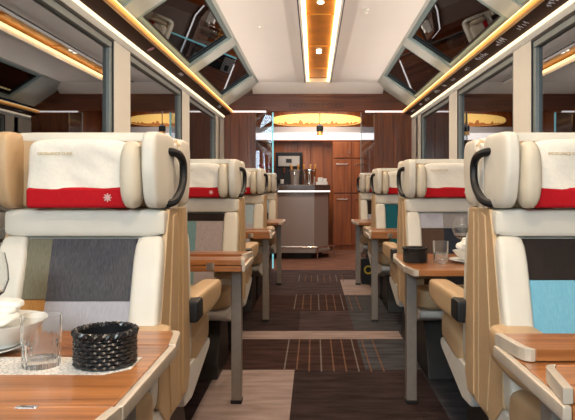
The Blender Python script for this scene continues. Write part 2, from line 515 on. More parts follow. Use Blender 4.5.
# ------------------------------------------------------------------ ceiling with a recessed glowing strip
SH = 0.152
CE = 8.38
bm = bmesh.new()
for s in (-1, 1):
    a, b = sorted((s*(SH+.02), s*(Tx+.02)))
    box(bm, a, b, Y0, CE, CZ, CZ+.05)
    box(bm, *sorted((s*SH, s*(SH+.018))), Y0, CE, CZ-.03, CZ+.03, bev=.004)          # lip beside the strip
for y in (CE,):
    hexa(bm, [(-Tx-.1, CE, CZ), (Tx+.1, CE, CZ), (Tx+.1, CE, CZ+.05), (-Tx-.1, CE, CZ+.05),
              (-Tx-.1, YP, 2.44), (Tx+.1, YP, 2.44), (Tx+.1, YP, 2.5), (-Tx-.1, YP, 2.5)])
struct('ceiling', bm, M['ceil'])
cs = thing('ceiling_light_strip', 'long glowing copper strip recessed down the middle of the ceiling', 'light')
obj('copper_panel', BM(-SH-.03, SH+.03, Y0, CE, CZ+.06, CZ+.08), M['strip_panel'], cs)
for s in (-1, 1):
    a, b = sorted((s*(SH-.032), s*(SH-.002)))
    obj('diffuser', BM(a, b, Y0, CE, CZ+.012, CZ+.03, bev=.004), M['led_ceil'], cs)
    a, b = sorted((s*(SH+.019), s*(SH+.03)))
    obj('shadow_gap', BM(a, b, Y0, CE, CZ-.006, CZ+.06), M['gasket'], cs)
bm = bmesh.new()
for y in (1.7, 2.9, 4.1, 5.3, 6.5, 7.7):
    box(bm, -SH+.03, SH-.03, y-.006, y+.006, CZ+.05, CZ+.062)
obj('cross_bar', bm, M['gold'], cs)
for yc in (3.35, 4.9, 6.75):
    for d in (-.06, .06):
        l = bmesh.new(); lathe(l, [(0, 0.0), (.022, 0.0), (.028, .004), (.028, .012), (0, .012)], (0.0, yc+d, CZ+.048), 16)
        o = obj('spot_lamp', l, M['spot'], cs)
for (x, y, lab) in ((.36, 5.0, 'pair of small white ceiling domes right of the glowing strip, nearer half'), (-.52, 5.5, 'small white ceiling dome on the left ceiling panel')):
    d = thing('ceiling_sensor', lab, 'sensor', (x, y, CZ))
    for k in ((-.05, .05) if x > 0 else (0,)):
        l = bmesh.new(); lathe(l, [(0, -.014), (.016, -.012), (.026, 0), (0, 0)], (0, k, 0), 16); obj('dome', l, M['wallcream'], d)

# ------------------------------------------------------------------ partition and bar room
bm = bmesh.new()
box(bm, -1.33, 1.33, YP, YP+.08, 2.205, 2.50)
w = struct('wall_partition', bm, M['beam'])
for (xa, xb) in ((-1.32, -.86), (.78, 1.32)):
    p = bmesh.new()
    n = 4
    for k in range(n):
        a = xa+(xb-xa)*k/n; b = xa+(xb-xa)*(k+1)/n
        box(p, a+.001, b-.001, YP+.01, YP+.05, 0, 2.185, bev=.002)
    obj('wood_panel', p, M['panel'], w)
for (xa, xb) in ((-1.30, -.72), (.66, 1.30)):
    obj('light_line', BM(xa, xb, YP-.005, YP+.05, 2.187, 2.204), M['led_white'], w)
lettering = text_bm('EXCELLENCE CLASS', 0.085, .002)
obj('lettering', xf(lettering, Matrix.Translation((-.02, YP-.002, 2.28)) @ Matrix.Rotation(PI/2, 4, 'X')), M['letter'], w)
tr_bm = bmesh.new(); box(tr_bm, -1.33, 1.33, YP-.012, YP, 2.40, 2.425, bev=.004)
obj('moulding', tr_bm, M['beam'], w)
for (xa, xb, nm, lab) in ((-.86, -.63, -1, 'narrow glass screen with glowing cyan edge left of the bar doorway'), (.60, .78, 1, 'narrow glass screen right of the bar doorway')):
    g = thing('glass_screen', lab, 'glass screen', ((xa+xb)/2, YP+.03, 0)); c = (xa+xb)/2
    obj('pane', BM(xa-c, xb-c, -.006, .006, 0.01, 2.185), M['pglass'], g)
    if nm < 0: o = obj('lit_edge', BM(xb-c-.004, xb-c+.016, -.01, .01, .02, 2.185), M['cyan'], g); o['label'] = 'glowing cyan glass edge'
    else: obj('edge_strip', BM(xa-c-.006, xa-c+.004, -.008, .008, .02, 2.185), M['grey_paint'], g)

# bar room shell
bm = bmesh.new(); box(bm, -1.36, 1.36, YP+.08, Y1+.1, CZ+.1, CZ+.15); struct('trim_5', bm, M['panel'])
for s, nm in ((-1, 'trim_6'), (1, 'trim_7')):
    bm = bmesh.new(); a, b = sorted((s*1.32, s*1.38)); box(bm, a, b, YP+.08, Y1+.1, 0, CZ+.1); struct(nm, bm, M['panel'])
BW = 11.6
bm = bmesh.new()
n = 11
for k in range(n):
    a = -1.32+2.64*k/n; b = -1.32+2.64*(k+1)/n
    if b > .3: continue
    box(bm, a+.002, b-.002, BW, BW+.05, 0, 2.02, bev=.004)
box(bm, -1.32, 1.32, BW+.05, BW+.1, 0, CZ+.1)
struct('wall_back', bm, M['panel2'])
# tall cabinet at the right of the back wall
cab = thing('tall_cabinet', 'tall reddish wooden cabinet with doors right of the bar counter', 'cabinet', (.80, BW-.2, 0))
obj('body', BM(-.51, .51, -.02, .2, 0, 1.985), M['panel2'], cab)
for i in range(3):
    xa = -.50+i*.335
    for (z0, z1) in ((.08, 1.02), (1.04, 1.66), (1.68, 1.98)):
        d = obj('door', BM(xa+.006, xa+.329, -.045, -.02, z0+.004, z1-.004, bev=.005), M['panel2'], cab)
        if z0 > 1.6:
            hh = bmesh.new(); box(hh, xa+.28, xa+.29, -.07, -.058, z0+.06, z0+.14, bev=.003); box(hh, xa+.28, xa+.29, -.06, -.045, z0+.06, z0+.07); box(hh, xa+.28, xa+.29, -.06, -.045, z0+.13, z0+.14)
        else:
            hh = bmesh.new(); zz = z1-.1; box(hh, xa+.06, xa+.27, -.07, -.058, zz, zz+.012, bev=.003); box(hh, xa+.06, xa+.075, -.06, -.045, zz, zz+.012); box(hh, xa+.255, xa+.27, -.06, -.045, zz, zz+.012)
        obj('handle', hh, M['chrome'], d)

# white light shelf and panorama above the back bar
ls = thing('light_shelf', 'bright white lit shelf running across the bar back wall', 'light', (0, BW-.15, 2.02))
obj('fascia', BM(-1.3, 1.3, -.02, .12, .0, .125), M['led_white'], ls)
obj('valance', BM(-1.3, 1.3, .0, .12, .127, .24), M['lavgrey'], ls)
obj('underside', BM(-1.3, 1.3, -.02, .14, -.02, -.001), M['panel2'], ls)
pn = thing('panorama_panel', 'glowing golden panel with mountain silhouettes above the bar', 'illuminated panel', (0, BW-.1, 2.262))
bm = bmesh.new()
pts = [(.835*math.cos(a), .125+(.125 if math.sin(a) > 0 else .115)*abs(math.sin(a))**.7*(1 if math.sin(a) > 0 else -1)) for a in [2*PI*k/64 for k in range(64)]]
prism(bm, pts, 0, .03, 'y'); obj('glowing_sheet', bm, M['panorama'], pn)
rnd = random.Random(11)
bm = bmesh.new(); top = []
for k in range(61):
    x = -.80+1.60*k/60
    top.append((x, .055+.03*abs(math.sin(k*.9))*rnd.random()+.035*rnd.random()**2+(.03 if k in (18, 19, 20, 41) else 0)))
low = [(.80*math.cos(PI+PI*k/24), .125-.112*math.sin(PI*k/24)**.7) for k in range(25)]
top = [(x, max(z, .125-.112*max(0, 1-(x/.8)**2)**.35+.003)) for x, z in top[1:-1]]
prism(bm, low+top[::-1], -.012, -.001, 'y'); obj('mountain_silhouette', bm, M['mountain'], pn)

bl = thing('service_bell', 'small brass and dark bell lamp hanging before the white bar light', 'bell', (.05, 10.9, 2.06))
l = bmesh.new(); lathe(l, [(0, .05), (.05, .045), (.055, 0), (.06, -.02), (.048, -.022), (.04, 0), (0, .03)], (0, 0, .02), 20); obj('shade', l, M['foil'], bl)
l = bmesh.new(); lathe(l, [(0, 0), (.06, 0), (.06, .09), (.025, .12), (0, .12)], (0, 0, .07), 20); obj('cap', l, M['black'], bl)
obj('rod', tube(bmesh.new(), [(0, 0, .18), (0, 0, .64)], .008, 8), M['chrome'], bl)

# bar counter
ctr = thing('bar_counter', 'taupe bar counter with lit edge at the end of the aisle', 'bar counter', (0, 10, 0))
poly = [(-1.3, -.1), (-.05, -.1), (.18, .14), (.18, .75), (-1.3, .75)]
def off(poly, d):   # grow/shrink the open sides of the counter outline
    return [(poly[0][0], poly[0][1]-d), (poly[1][0]+d*.41, poly[1][1]-d), (poly[2][0]+d, poly[2][1]-d*.41), (poly[3][0]+d, poly[3][1]), poly[4]]
obj('body', prism(bmesh.new(), poly, .14, 1.03, 'z'), M['counter'], ctr)
obj('kick_base', prism(bmesh.new(), off(poly, -.1), .0, .14, 'z'), M['kick'], ctr)
obj('skirting_rail', prism(bmesh.new(), off(poly, .025), .10, .14, 'z'), M['steel'], ctr)
obj('light_strip', prism(bmesh.new(), off(poly, .03), 1.070, 1.092, 'z'), M['led_white'], ctr)
obj('lower_top', prism(bmesh.new(), off(poly, .02), 1.031, 1.069, 'z'), M['counter_top'], ctr)
obj('countertop', prism(bmesh.new(), off(poly, .035), 1.093, 1.185, 'z', bev=.006), M['counter_top'], ctr)
fr = smooth_path([(-1.25, -.2, .2), (-.1, -.2, .2), (.02, -.19, .2), (.24, .06, .2), (.29, .16, .2), (.29, .3, .2)], 5)
o = obj('foot_rail', tube(bmesh.new(), fr, .016, 8), M['chrome'], ctr)
for p in ((-.7, -.2), (.0, -.19), (.28, .2)):
    obj('rail_post', tube(bmesh.new(), [(p[0], p[1], .0), (p[0], p[1], .2)], .011, 8), M['chrome'], ctr)

# things on the bar
TZ = 1.186
def bucket(x, y, r, h, label, mat):
    b = thing('ice_bucket', label, 'ice bucket', (x, y, TZ), group='ice buckets on the bar')
    l = bmesh.new(); lathe(l, [(0, 0), (r*.78, 0), (r*.95, h*.9), (r*1.05, h*.93), (r*1.05, h), (r*.95, h), (r*.9, h*.9), (r*.7, .02), (0, .02)], n=28)
    obj('body', l, mat, b)
    for s in (-1, 1):
        obj('handle', tube(bmesh.new(), smooth_path([(0, s*r*.97, h*.82), (0, s*r*1.25, h*.8), (0, s*r*1.25, h*.6), (0, s*r*.85, h*.58)], 4), .006, 6), M['chrome'], b)
    return b
bucket(-.37, 10.25, .085, .25, 'smaller silver ice bucket of bottles beside the coffee machine', M['steel'])
bucket(-.13, 10.25, .118, .255, 'larger ribbed silver ice bucket right of the smaller bucket', M['chrome'])
for (x, y, tx, lab) in ((-.40, 10.23, -.10, 'gold topped bottle at the left of the smaller ice bucket'), (-.33, 10.26, .06, 'gold topped bottle at the right of the smaller ice bucket'),
                        (-.19, 10.24, -.10, 'gold topped bottle leaning left in the larger ice bucket'), (-.12, 10.27, .03, 'gold topped bottle in the middle of the larger ice bucket'), (-.07, 10.24, .12, 'gold topped bottle leaning right in the larger ice bucket')):
    b = thing('champagne_bottle', lab, 'bottle', (x, y, TZ+.025), group='champagne bottles in the bar buckets'); b.rotation_euler = (0, tx, 0)
    l = bmesh.new(); lathe(l, [(0, 0), (.028, 0), (.028, .16), (.013, .22), (.013, .235), (0, .235)], n=16); obj('body', l, M['bottle'], b)
    l = bmesh.new(); lathe(l, [(0, .0), (.016, 0), (.015, .05), (.019, .055), (.019, .085), (.012, .095), (0, .095)], (0, 0, .22), 16); obj('foil', l, M['foil'], b)
cm = thing('coffee_machine', 'black and steel coffee machine standing behind the bar', 'coffee machine', (-.50, 11.25, 1.02))
obj('body', BM(-.24, .24, -.2, .2, .0, .46, bev=.01), M['black'], cm)
obj('front_panel', BM(-.19, .19, -.225, -.2, .50, .68, bev=.006), M['steel'], cm)
obj('hood', BM(-.24, .24, -.2, .2, .46, .75, bev=.012), M['black'], cm)
obj('drip_tray', BM(-.2, .2, -.3, -.2, .0, .05, bev=.006), M['steel'], cm)
for s in (-.08, .08): obj('spout', tube(bmesh.new(), [(s, -.24, .48), (s, -.24, .38)], .016, 8), M['chrome'], cm)
obj('display', BM(-.05, .05, -.231, -.225, .56, .63), M['gasket'], cm)
bb = thing('back_counter', 'dark work counter under the coffee machine behind the bar', 'counter', (-.53, 11.3, 0))
obj('body', BM(-.75, .75, -.22, .25, 0, .98), M['panel'], bb); obj('worktop', BM(-.75, .75, -.25, .25, .982, 1.018, bev=.005), M['black'], bb)
for k, (x, y, z, sx, sz, lab) in enumerate(((.075, 10.24, TZ, .095, .05, 'white box under the smaller white boxes at the bar end'), (.05, 10.24, TZ+.051, .04, .07, 'upright white card box at left on the larger white box'), (.125, 10.25, TZ+.051, .03, .055, 'smaller white box at right on the larger white box'))):
    b = bmesh.new(); box(b, -sx, sx, -.05, .05, 0, sz, bev=.004); bt = thing('box', lab, 'box', (x, y, z)); obj('carton', b, M['china'], bt)
    obj('lid', BM(-sx-.002, sx+.002, -.052, .052, sz-.006, sz+.0005), M['linen'], bt)
tr = tag(obj('serving_tray', BM(-.13, .13, -.11, .11, 0, .02, bev=.006), M['black']), 'low black tray at the left end of the bar top', 'tray'); tr.location = (-.62, 10.2, TZ)
for k, x in enumerate((-.66, -.58)):
    l = bmesh.new(); lathe(l, [(0, 0), (.026, 0), (.032, .07), (.029, .07), (.024, .006), (0, .006)], n=18)
    o = tag(obj('coffee_cup', l, M['china' if k else 'black']), ('white cup on the black tray at the bar' if k else 'dark cup on the black tray at the bar'), 'cup', 'cups on the bar tray'); o.location = (x, 10.2, TZ+.021)
fl = thing('flower_vase', 'vase of red flowers seen behind the left glass screen', 'flowers', (-.86, 10.2, TZ))
l = bmesh.new(); lathe(l, [(0, 0), (.045, 0), (.06, .06), (.04, .13), (.045, .15), (.038, .15), (.034, .13), (0, .02)], n=20); obj('vase', l, M['china'], fl)
rnd = random.Random(5); bm = bmesh.new(); bm2 = bmesh.new()
for k in range(14):
    a = rnd.uniform(0, 2*PI); r = rnd.uniform(.03, .14); h = rnd.uniform(.2, .36)
    tip = (r*math.cos(a), r*math.sin(a), h)
    tube(bm, smooth_path([(0, 0, .1), (tip[0]*.4, tip[1]*.4, h*.7), tip], 4), .003, 5)
    sup(bm2, tip, (.055, .055, .045), 2.2, 3)
    sup(bm, (tip[0]*.75, tip[1]*.75, h*.75), (.05, .05, .02), 2, 3)
obj('foliage', bm, M['leaf'], fl); obj('blossoms', bm2, M['petal'], fl)

# dark bin with yellow ring beneath the far right seats
bn = thing('waste_bin', 'small black bin with a yellow ring under the farthest right table', 'bin', (.59, 7.42, 0))
obj('body', BM(-.08, .08, -.08, .08, 0, .30, bev=.012), M['black'], bn)
l = bmesh.new(); lathe(l, [(.052, 0), (.052, .004), (.034, .004), (.034, 0)], n=24, closed=True)
obj('ring_emblem', xf(l, Matrix.Translation((0, -.08, .17)) @ Matrix.Rotation(PI/2, 4, 'X')), M['yellow'], bn)

# rear end of the car behind the camera
bm = bmesh.new(); box(bm, -1.38, 1.38, Y0-.08, Y0, 0, CZ+.05); struct('wall_rear', bm, M['wallcream'])

# ------------------------------------------------------------------ seats
def wrinkle(q, amp=0.006, sc=(9, 9, 22)):
    n = noise.noise(Vector((q[0]*sc[0]*1.3+q[2]*16, q[1]*3, q[2]*sc[2]*.35-q[0]*6)))
    return (q[0], q[1]+amp*n, q[2])

def back_y(z):      # front face of the reclined backrest, z .45 .. .985
    t = (0.985-z)/0.50
    return 0.0-0.15*t

def seat(m, Y, X, rz, label, group, patches, detail=True):
    """aisle side is local x = m*.27 ; front is -y ; y=0 is the front of the head section"""
    t = thing('train_seat', label, 'seat', (X, Y, 0), rz, group)
    ox = 0.27
    # backrest: centre pad with bolsters
    lf = 1.0 if detail else .3
    def lean(q): return (q.x, q.y+back_y(q.z)*lf, q.z)
    bm = bmesh.new()
    box(bm, -.250, .250, 0.012, 0.13, .42, .983, bev=0.02, seg=3, fn=lean)
    for s in (-1, 1):
        sup(bm, (s*.222, .035, .715), (.096, .12, .545), 7, 8, fn=lean)
    obj('backrest', bm, M['cream'], t)
    # woven fabric panels (x fractions from the window side seen from the front, z span)
    for (x0, x1, z0, z1, mat, lab) in patches:
        if m < 0: x0, x1 = x0, x1
        bm = bmesh.new()
        box(bm, x0, x1, -0.004, .02, z0, z1, fn=lean)
        o = obj('fabric_panel', bm, M[mat], t); o['label'] = lab
    # shoulder collar under the pillow
    bm = bmesh.new(); sup(bm, (0, .075, 1.031), (.535, .165, .094), 9, 8)
    obj('collar', bm, M['cream'], t)
    # head section: shell and two wings
    bm = bmesh.new()
    sup(bm, (0, .10, 1.205), (.54, .12, .255), 10, 9)
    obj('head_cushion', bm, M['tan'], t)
    for s in (-1, 1):
        bm = bmesh.new()
        sup(bm, (s*.246, .035, 1.205), (.052, .24, .252), 6, 8, fn=lambda q: (q.x - s*.012*max(0, (.1-q.y))/.2, q.y + .035*max(0, (1.2-q.z))/.13*(1 if q.y < 0 else 0), q.z))
        obj('head_wing', bm, M['cream' if s == m or not detail else 'tan'], t)  # window-side wing gets the darker leather: its shade is in the colour
    bm = bmesh.new(); sup(bm, (0, .10, 1.318), (.50, .125, .034), 8, 8); obj('top_roll', bm, M['cream'], t)
    # pillow with cover, red band, emblem, writing, side bolster
    px = -m*.004
    pf = -0.052
    def pil(q):
        return wrinkle(q, .012 if q[1] < 0 else 0)
    bm = bmesh.new(); sup(bm, (px, -.005, 1.193), (.325, .095, .225), 7, 14, fn=pil)
    p = obj('pillow', bm, M['cover'], t)
    bm = bmesh.new(); box(bm, px-.1605, px+.1605, pf-.009, .02, 1.082, 1.149, bev=.012, seg=3); b = obj('red_band', bm, M['red'], p); b['label'] = 'red band along the foot of the pillow cover'
    obj('snowflake_emblem', xf(star_bm(.0135, .2), Matrix.Translation((px+.105, pf-.0105, 1.116))), M['white_thread'], p)
    tx = text_bm('EXCELLENCE CLASS', .0125, .0008)
    obj('lettering', xf(tx, Matrix.Translation((px-.065, pf-.0075, 1.257)) @ Matrix.Rotation(PI/2, 4, 'X')), M['thread'], p)
    for s in (m,):
        bm = bmesh.new(); sup(bm, (px+s*.181, -.045, 1.19), (.068, .125, .218), 2.8, 8); obj('side_bolster', bm, M['bolster'], t)
    # hand grip on the aisle corner
    gx = m*.277
    pts = smooth_path([(m*.25, .05, 1.272), (gx, .09, 1.270), (gx+m*.008, .155, 1.262), (gx+m*.010, .20, 1.24), (gx+m*.010, .21, 1.20), (gx+m*.010, .195, 1.16), (gx+m*.008, .15, 1.125), (gx, .09, 1.098), (m*.25, .05, 1.092)], 4)
    if detail: obj('grab_handle', tube(bmesh.new(), pts, .0145, 8), M['black'], t)
    # shell sides and rear
    for s in (-1, 1):
        prof = [(.195, 1.075), (.06, 1.075), (.025, .985), (-.085, .62), (-.09, .45), (.02, .36), (.195, .36)] if detail else [(.195, 1.075), (.07, 1.075), (.045, .985), (-.0, .66), (.0, .42), (.04, .36), (.195, .36)]
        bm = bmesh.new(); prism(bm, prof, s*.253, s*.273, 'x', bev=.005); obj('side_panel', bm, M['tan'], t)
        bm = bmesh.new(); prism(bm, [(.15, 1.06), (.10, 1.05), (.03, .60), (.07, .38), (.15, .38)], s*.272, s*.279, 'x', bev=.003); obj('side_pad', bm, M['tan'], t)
    bm = bmesh.new(); prism(bm, [(.13, .36), (.195, .34), (.195, 1.30), (.15, 1.315), (.13, 1.30)], -.256, .256, 'x', bev=.008); obj('rear_shell', bm, M['white_shell'], t)
    # seat
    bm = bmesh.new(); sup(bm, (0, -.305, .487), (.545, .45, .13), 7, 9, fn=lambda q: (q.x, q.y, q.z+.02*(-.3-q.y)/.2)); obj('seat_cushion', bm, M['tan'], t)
    bm = bmesh.new(); prism(bm, [(-.50, .44), (-.505, .405), (-.47, .385), (-.08, .29), (.06, .30), (.10, .36), (.10, .44)], -.268, .268, 'x', bev=.012); obj('seat_shell', bm, M['white_shell'], t)
    # armrests with black hinge housings
    for s in (-1, 1):
        bm = bmesh.new()
        aw = .15 if detail else .095
        sup(bm, (s*(.250 if detail else .268), -.29, .660), (aw, .51, .112), 6, 9, fn=lambda q: (q.x + s*.010*(-.295-q.y)/.25, q.y, q.z - (.02 if q.z < .66 else 0)*max(0, (-.295-q.y))/.25*-1))
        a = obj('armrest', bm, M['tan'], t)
        lo, hi = sorted((s*.228, s*.312))
        if not detail:
            bm = bmesh.new(); box(bm, lo, hi, -.085, .035, .618, .705, bev=.014); obj('hinge_housing', bm, M['black'], a)
        continue
        lo, hi = sorted((s*.235, s*.275))
        bm = bmesh.new(); box(bm, lo, hi, -.30, -.05, .52, .612, bev=.008, fn=lambda q: (q.x, q.y+(.04 if q.z < .56 else 0), q.z)); obj('armrest_bracket', bm, M['black'], a)
    bm = bmesh.new()
    prism(bm, [(-.36, 0), (.10, 0), (.12, .05), (.06, .30), (-.22, .33), (-.34, .08)], -.19, .19, 'x', bev=.008); obj('pedestal', bm, M['kick'], t)
    return t

SX = .816
WIN = {1: -1, -1: 1}
GA = 'seats facing the camera'; GB = 'seats facing away from the camera'
# panels given in local x of the seat as seen from the front (left in the photo = -x)
PA_left = [
    [(-.178, -.098, .79, .978, 'olive', 'olive fabric panel'), (-.098, .178, .785, .978, 'charcoal', 'charcoal ribbed fabric panel'),
     (-.178, -.098, .46, .788, 'ochre', 'ochre fabric panel'), (-.098, .178, .46, .783, 'lavender', 'pale lavender grey fabric panel')],
    [(-.178, .178, .93, .978, 'blackfab', 'narrow black fabric panel'), (-.178, .0, .46, .928, 'palteal', 'dusty teal fabric panel'), (.0, .178, .46, .928, 'rose', 'rose grey fabric panel')],
    [(-.178, .178, .80, .978, 'paleblue', 'pale blue fabric panel'), (-.178, .10, .46, .798, 'navy', 'navy fabric panel'), (.10, .178, .46, .798, 'lavender', 'lavender fabric panel')],
    [(-.178, .178, .82, .978, 'paleblue', 'pale blue fabric panel'), (-.178, .178, .46, .818, 'charcoal', 'charcoal fabric panel')],
]
PA_right = [
    [(-.178, .178, .85, .978, 'blackfab', 'black brown fabric panel'), (-.178, .178, .46, .848, 'sky', 'sky blue fabric panel')],
    [(-.178, -.03, .885, .978, 'lavender', 'pale grey fabric panel'), (-.03, .178, .885, .978, 'grey', 'mid grey fabric panel'), (-.178, -.03, .46, .883, 'brown', 'brown fabric panel'), (-.03, .178, .46, .883, 'navy', 'navy fabric panel')],
    [(-.178, .178, .46, .978, 'teal', 'dark teal fabric panel')],
    [(-.178, .178, .80, .978, 'blackfab', 'black fabric panel'), (-.178, .178, .46, .798, 'lavender', 'pale grey fabric panel')],
]
LA_left = ['cream leather seat at front left with charcoal and olive back panels', 'cream leather seat second from front on the left with teal and rose panels',
           'cream leather seat third from front on the left with pale blue panel', 'farthest cream leather seat on the left beside the bar doorway']
LA_right = ['cream leather seat at front right with black and sky blue panels', 'cream leather seat second from front on the right with brown and navy panels',
            'cream leather seat third from front on the right with dark teal panel', 'farthest cream leather seat on the right beside the bar doorway']
ordn = ['front', 'second', 'third']
for i in range(4):
    seat(1, 2.05+PITCH*i, -SX, 0, LA_left[i], GA, PA_left[i])
    seat(-1, 2.05+PITCH*i, SX, 0, LA_right[i], GA, PA_right[i])
nice = ['charcoal panelled seat', 'teal and rose panelled seat', 'pale blue panelled seat']
nicer = ['sky blue panelled seat', 'brown and navy panelled seat', 'dark teal panelled seat']
for i in range(3):
    seat(-1, 2.45+PITCH*i, -SX, PI, 'left seat facing away, back to back with the %s' % nice[i], GB, PA_left[i][-1:] and [(-.178, .178, .46, .978, 'grey', 'grey fabric panel')], False)
    seat(1, 2.45+PITCH*i, SX, PI, 'right seat facing away, back to back with the %s' % nicer[i], GB, [(-.178, .178, .46, .978, 'grey', 'grey fabric panel')], False)

# ------------------------------------------------------------------ tables
TT = .75; TH = .028
def table(s, Y, fold_near, fold_far, label):
    t = thing('folding_table', label, 'table', (0, Y, 0), 0, 'folding tables along the aisle')
    tw = .019
    def slab(bm, poly, z0, z1, bev=.003): return prism(bm, poly, z0, z1, 'z', bev=bev)
    def mx(p): return [(s*x, y) for x, y in p]
    # fixed centre
    bm = bmesh.new(); slab(bm, mx([(.40+tw, -.22), (1.27, -.22), (1.27, .22), (.40+tw, .22)]), TT-TH, TT); obj('tabletop', bm, M['table'], t)
    bm = bmesh.new(); slab(bm, mx([(.40, -.22), (.40+tw, -.22), (.40+tw, .22), (.40, .22)]), TT-TH-.002, TT+.001, .006); obj('edge_trim', bm, M['trim'], t)
    bm = bmesh.new(); box(bm, *sorted((s*.80, s*1.26)), -.12, .12, TT-TH-.05, TT-TH-.001, bev=.006); obj('under_frame', bm, M['kick'], t)
    # leaves
    for e, fold in ((-1, fold_near), (1, fold_far)):
        w = .155
        def L(d):    # distance from the hinge -> y
            return e*(.222+d) if not fold else e*(.215-d)
        z0, z1 = (TT-TH, TT) if not fold else (TT+.003, TT+.003+TH)
        outer = [(.403, 0), (.42, w-.025), (.428, w-.006), (.44, w)]
        inner = [(.44+tw*.6, w-.0), (.42+tw, w-.025), (.403+tw, 0)]
        bm = bmesh.new(); slab(bm, mx([(x, L(d)) for x, d in [(.403+tw, 0), (.42+tw, w-.025), (.44+tw*.6, w), (1.26, w), (1.26, 0)]]), z0, z1); lf = obj('leaf', bm, M['table'], t)
        bm = bmesh.new(); slab(bm, mx([(x, L(d)) for x, d in outer+inner]), z0-.001, z1+.001, .002); obj('edge_trim', bm, M['trim'], lf)
        for hx in (.575, 1.1):
            bm = bmesh.new(); box(bm, *sorted((s*(hx-.02), s*(hx+.02))), *sorted((e*.216, e*.231)), TT-.02, TT+(.018 if fold else .0015), bev=.002); obj('hinge', bm, M['chrome'], t)
    bm = bmesh.new(); box(bm, *sorted((s*.439, s*.492)), -.065, .0, .0, TT-TH-.001, bev=.004); lg = obj('leg', bm, M['legpaint'], t)
    bm = bmesh.new(); box(bm, *sorted((s*.436, s*.495)), -.068, .003, .0, .02, bev=.003); obj('foot', bm, M['gasket'], lg)
tabs = {}
LT = {(-1, 0): 'nearest left wooden table, unfolded, with glass and black basket', (1, 0): 'nearest right wooden table with both leaves folded in',
      (-1, 1): 'second left wooden table, folded, behind the front left seat', (1, 1): 'unfolded right wooden table set with wine glass and black basket',
      (-1, 2): 'third left wooden table from the camera, folded', (1, 2): 'third right wooden table from the camera, folded',
      (-1, 3): 'farthest left wooden table, close to the bar', (1, 3): 'farthest right wooden table, close to the bar'}
for i in range(4):
    for s in (-1, 1):
        f = {(-1, 0): (0, 0), (1, 0): (1, 1), (-1, 1): (1, 1), (1, 1): (0, 0), (-1, 2): (1, 1), (1, 2): (1, 1), (-1, 3): (0, 0), (1, 3): (0, 0)}[(s, i)]
        table(s, 1.35+PITCH*i, f[0], f[1], LT[(s, i)])

# ------------------------------------------------------------------ table settings
TS = TT+.0005
def tumbler(x, y, label, r=.043, h=.113):
    bm = bmesh.new()
    n = 160; prof = [(0, 0), (r*.92, 0), (r*.94, .004), (r*.96, h*.45), (r, h*.5), (r, h), (r*.94, h), (r*.92, h*.5), (r*.86, h*.16), (0, h*.14)]
    rings = lathe(bm, prof, n=n)
    for v in bm.verts:      # cut flutes on the lower half of the outside
        rr = math.hypot(v.co.x, v.co.y)
        if v.co.z < h*.46 and rr > r*.9:
            a = math.atan2(v.co.y, v.co.x); k = 1-.06*(abs(math.sin(a*9)))
            v.co.x *= k; v.co.y *= k
    o = tag(obj('tumbler', bm, M['glass'], sharp=50), label, 'glass', 'water tumblers'); o.location = (x, y, TS); return o
def wineglass(x, y, label, h=.225, R=.046):
    t = thing('wine_glass', label, 'wine glass', (x, y, TS), group='stemmed wine glasses')
    bm = bmesh.new()
    b0 = h*.44
    lathe(bm, [(0, b0), (.012, b0+.003), (R*.75, b0+.022), (R, b0+.055), (R*.95, b0+.09), (R*.78, h), (R*.75, h), (R*.92, b0+.09), (R*.97, b0+.055), (R*.72, b0+.026), (0, b0+.008)], n=32); obj('bowl', bm, M['glass'], t)
    bm = bmesh.new(); lathe(bm, [(0, 0), (.034, 0), (.034, .002), (.008, .008), (.0035, .025), (.0035, b0-.015), (.006, b0+.001), (0, b0+.0012)], n=24); obj('stem', bm, M['glass'], t)
def basket(x, y, label, r=.067, h=.078):
    t = thing('bread_basket', label, 'basket', (x, y, TS), group='round black woven baskets')
    bm = bmesh.new(); lathe(bm, [(0, 0), (r*.9, 0), (r*.9, h*.93), (r*.86, h*.93), (r*.86, .006), (0, .006)], n=32); obj('liner', bm, M['wicker'], t)
    bm = bmesh.new()
    rows = 8; n = 72
    for k in range(rows):
        z = .006+k*(h-.02)/(rows-1)
        pts = []
        for i in range(n+1):
            a = 2*PI*i/n
            rr = r*(.965+.035*math.sin(a*18+(PI if k % 2 else 0)))
            pts.append((rr*math.cos(a), rr*math.sin(a), z))
        tube(bm, pts, .0042, 5, cap=False)
    obj('weave', bm, M['wicker'], t)
    bm = bmesh.new()
    for i in range(36):
        a = 2*PI*i/36; rr = r*.95
        tube(bm, [(rr*math.cos(a), rr*math.sin(a), .002), (rr*math.cos(a), rr*math.sin(a), h-.006)], .0028, 5)
    obj('stakes', bm, M['wicker'], t)
    bm = bmesh.new()
    for ph in (0, PI):
        pts = [((r*.98+.004*math.cos(a*24+ph))*math.cos(a), (r*.98+.004*math.cos(a*24+ph))*math.sin(a), h-.004+.004*math.sin(a*24+ph)) for a in [2*PI*i/120 for i in range(121)]]
        tube(bm, pts, .0045, 5, cap=False)
    obj('rim', bm, M['wicker'], t)
def bowl(x, y, label, R=.12, h=.09):
    bm = bmesh.new()
    lathe(bm, [(0, 0), (R*.5, 0), (R*.52, .008), (R*.75, h*.45), (R*.98, h*.92), (R, h), (R*.97, h), (R*.72, h*.5), (R*.45, .014), (0, .012)], n=40)
    o = tag(obj('bowl', bm, M['china']), label, 'bowl', 'white china bowls'); o.location = (x, y, TS+.016)
    return o
def plate(x, y, label, R=.135):
    bm = bmesh.new()
    lathe(bm, [(0, 0), (R*.62, 0), (R*.66, .004), (R, .014), (R, .017), (R*.66, .008), (0, .006)], n=40)
    o = tag(obj('plate', bm, M['china']), label, 'plate', 'white china plates'); o.location = (x, y, TS); return o
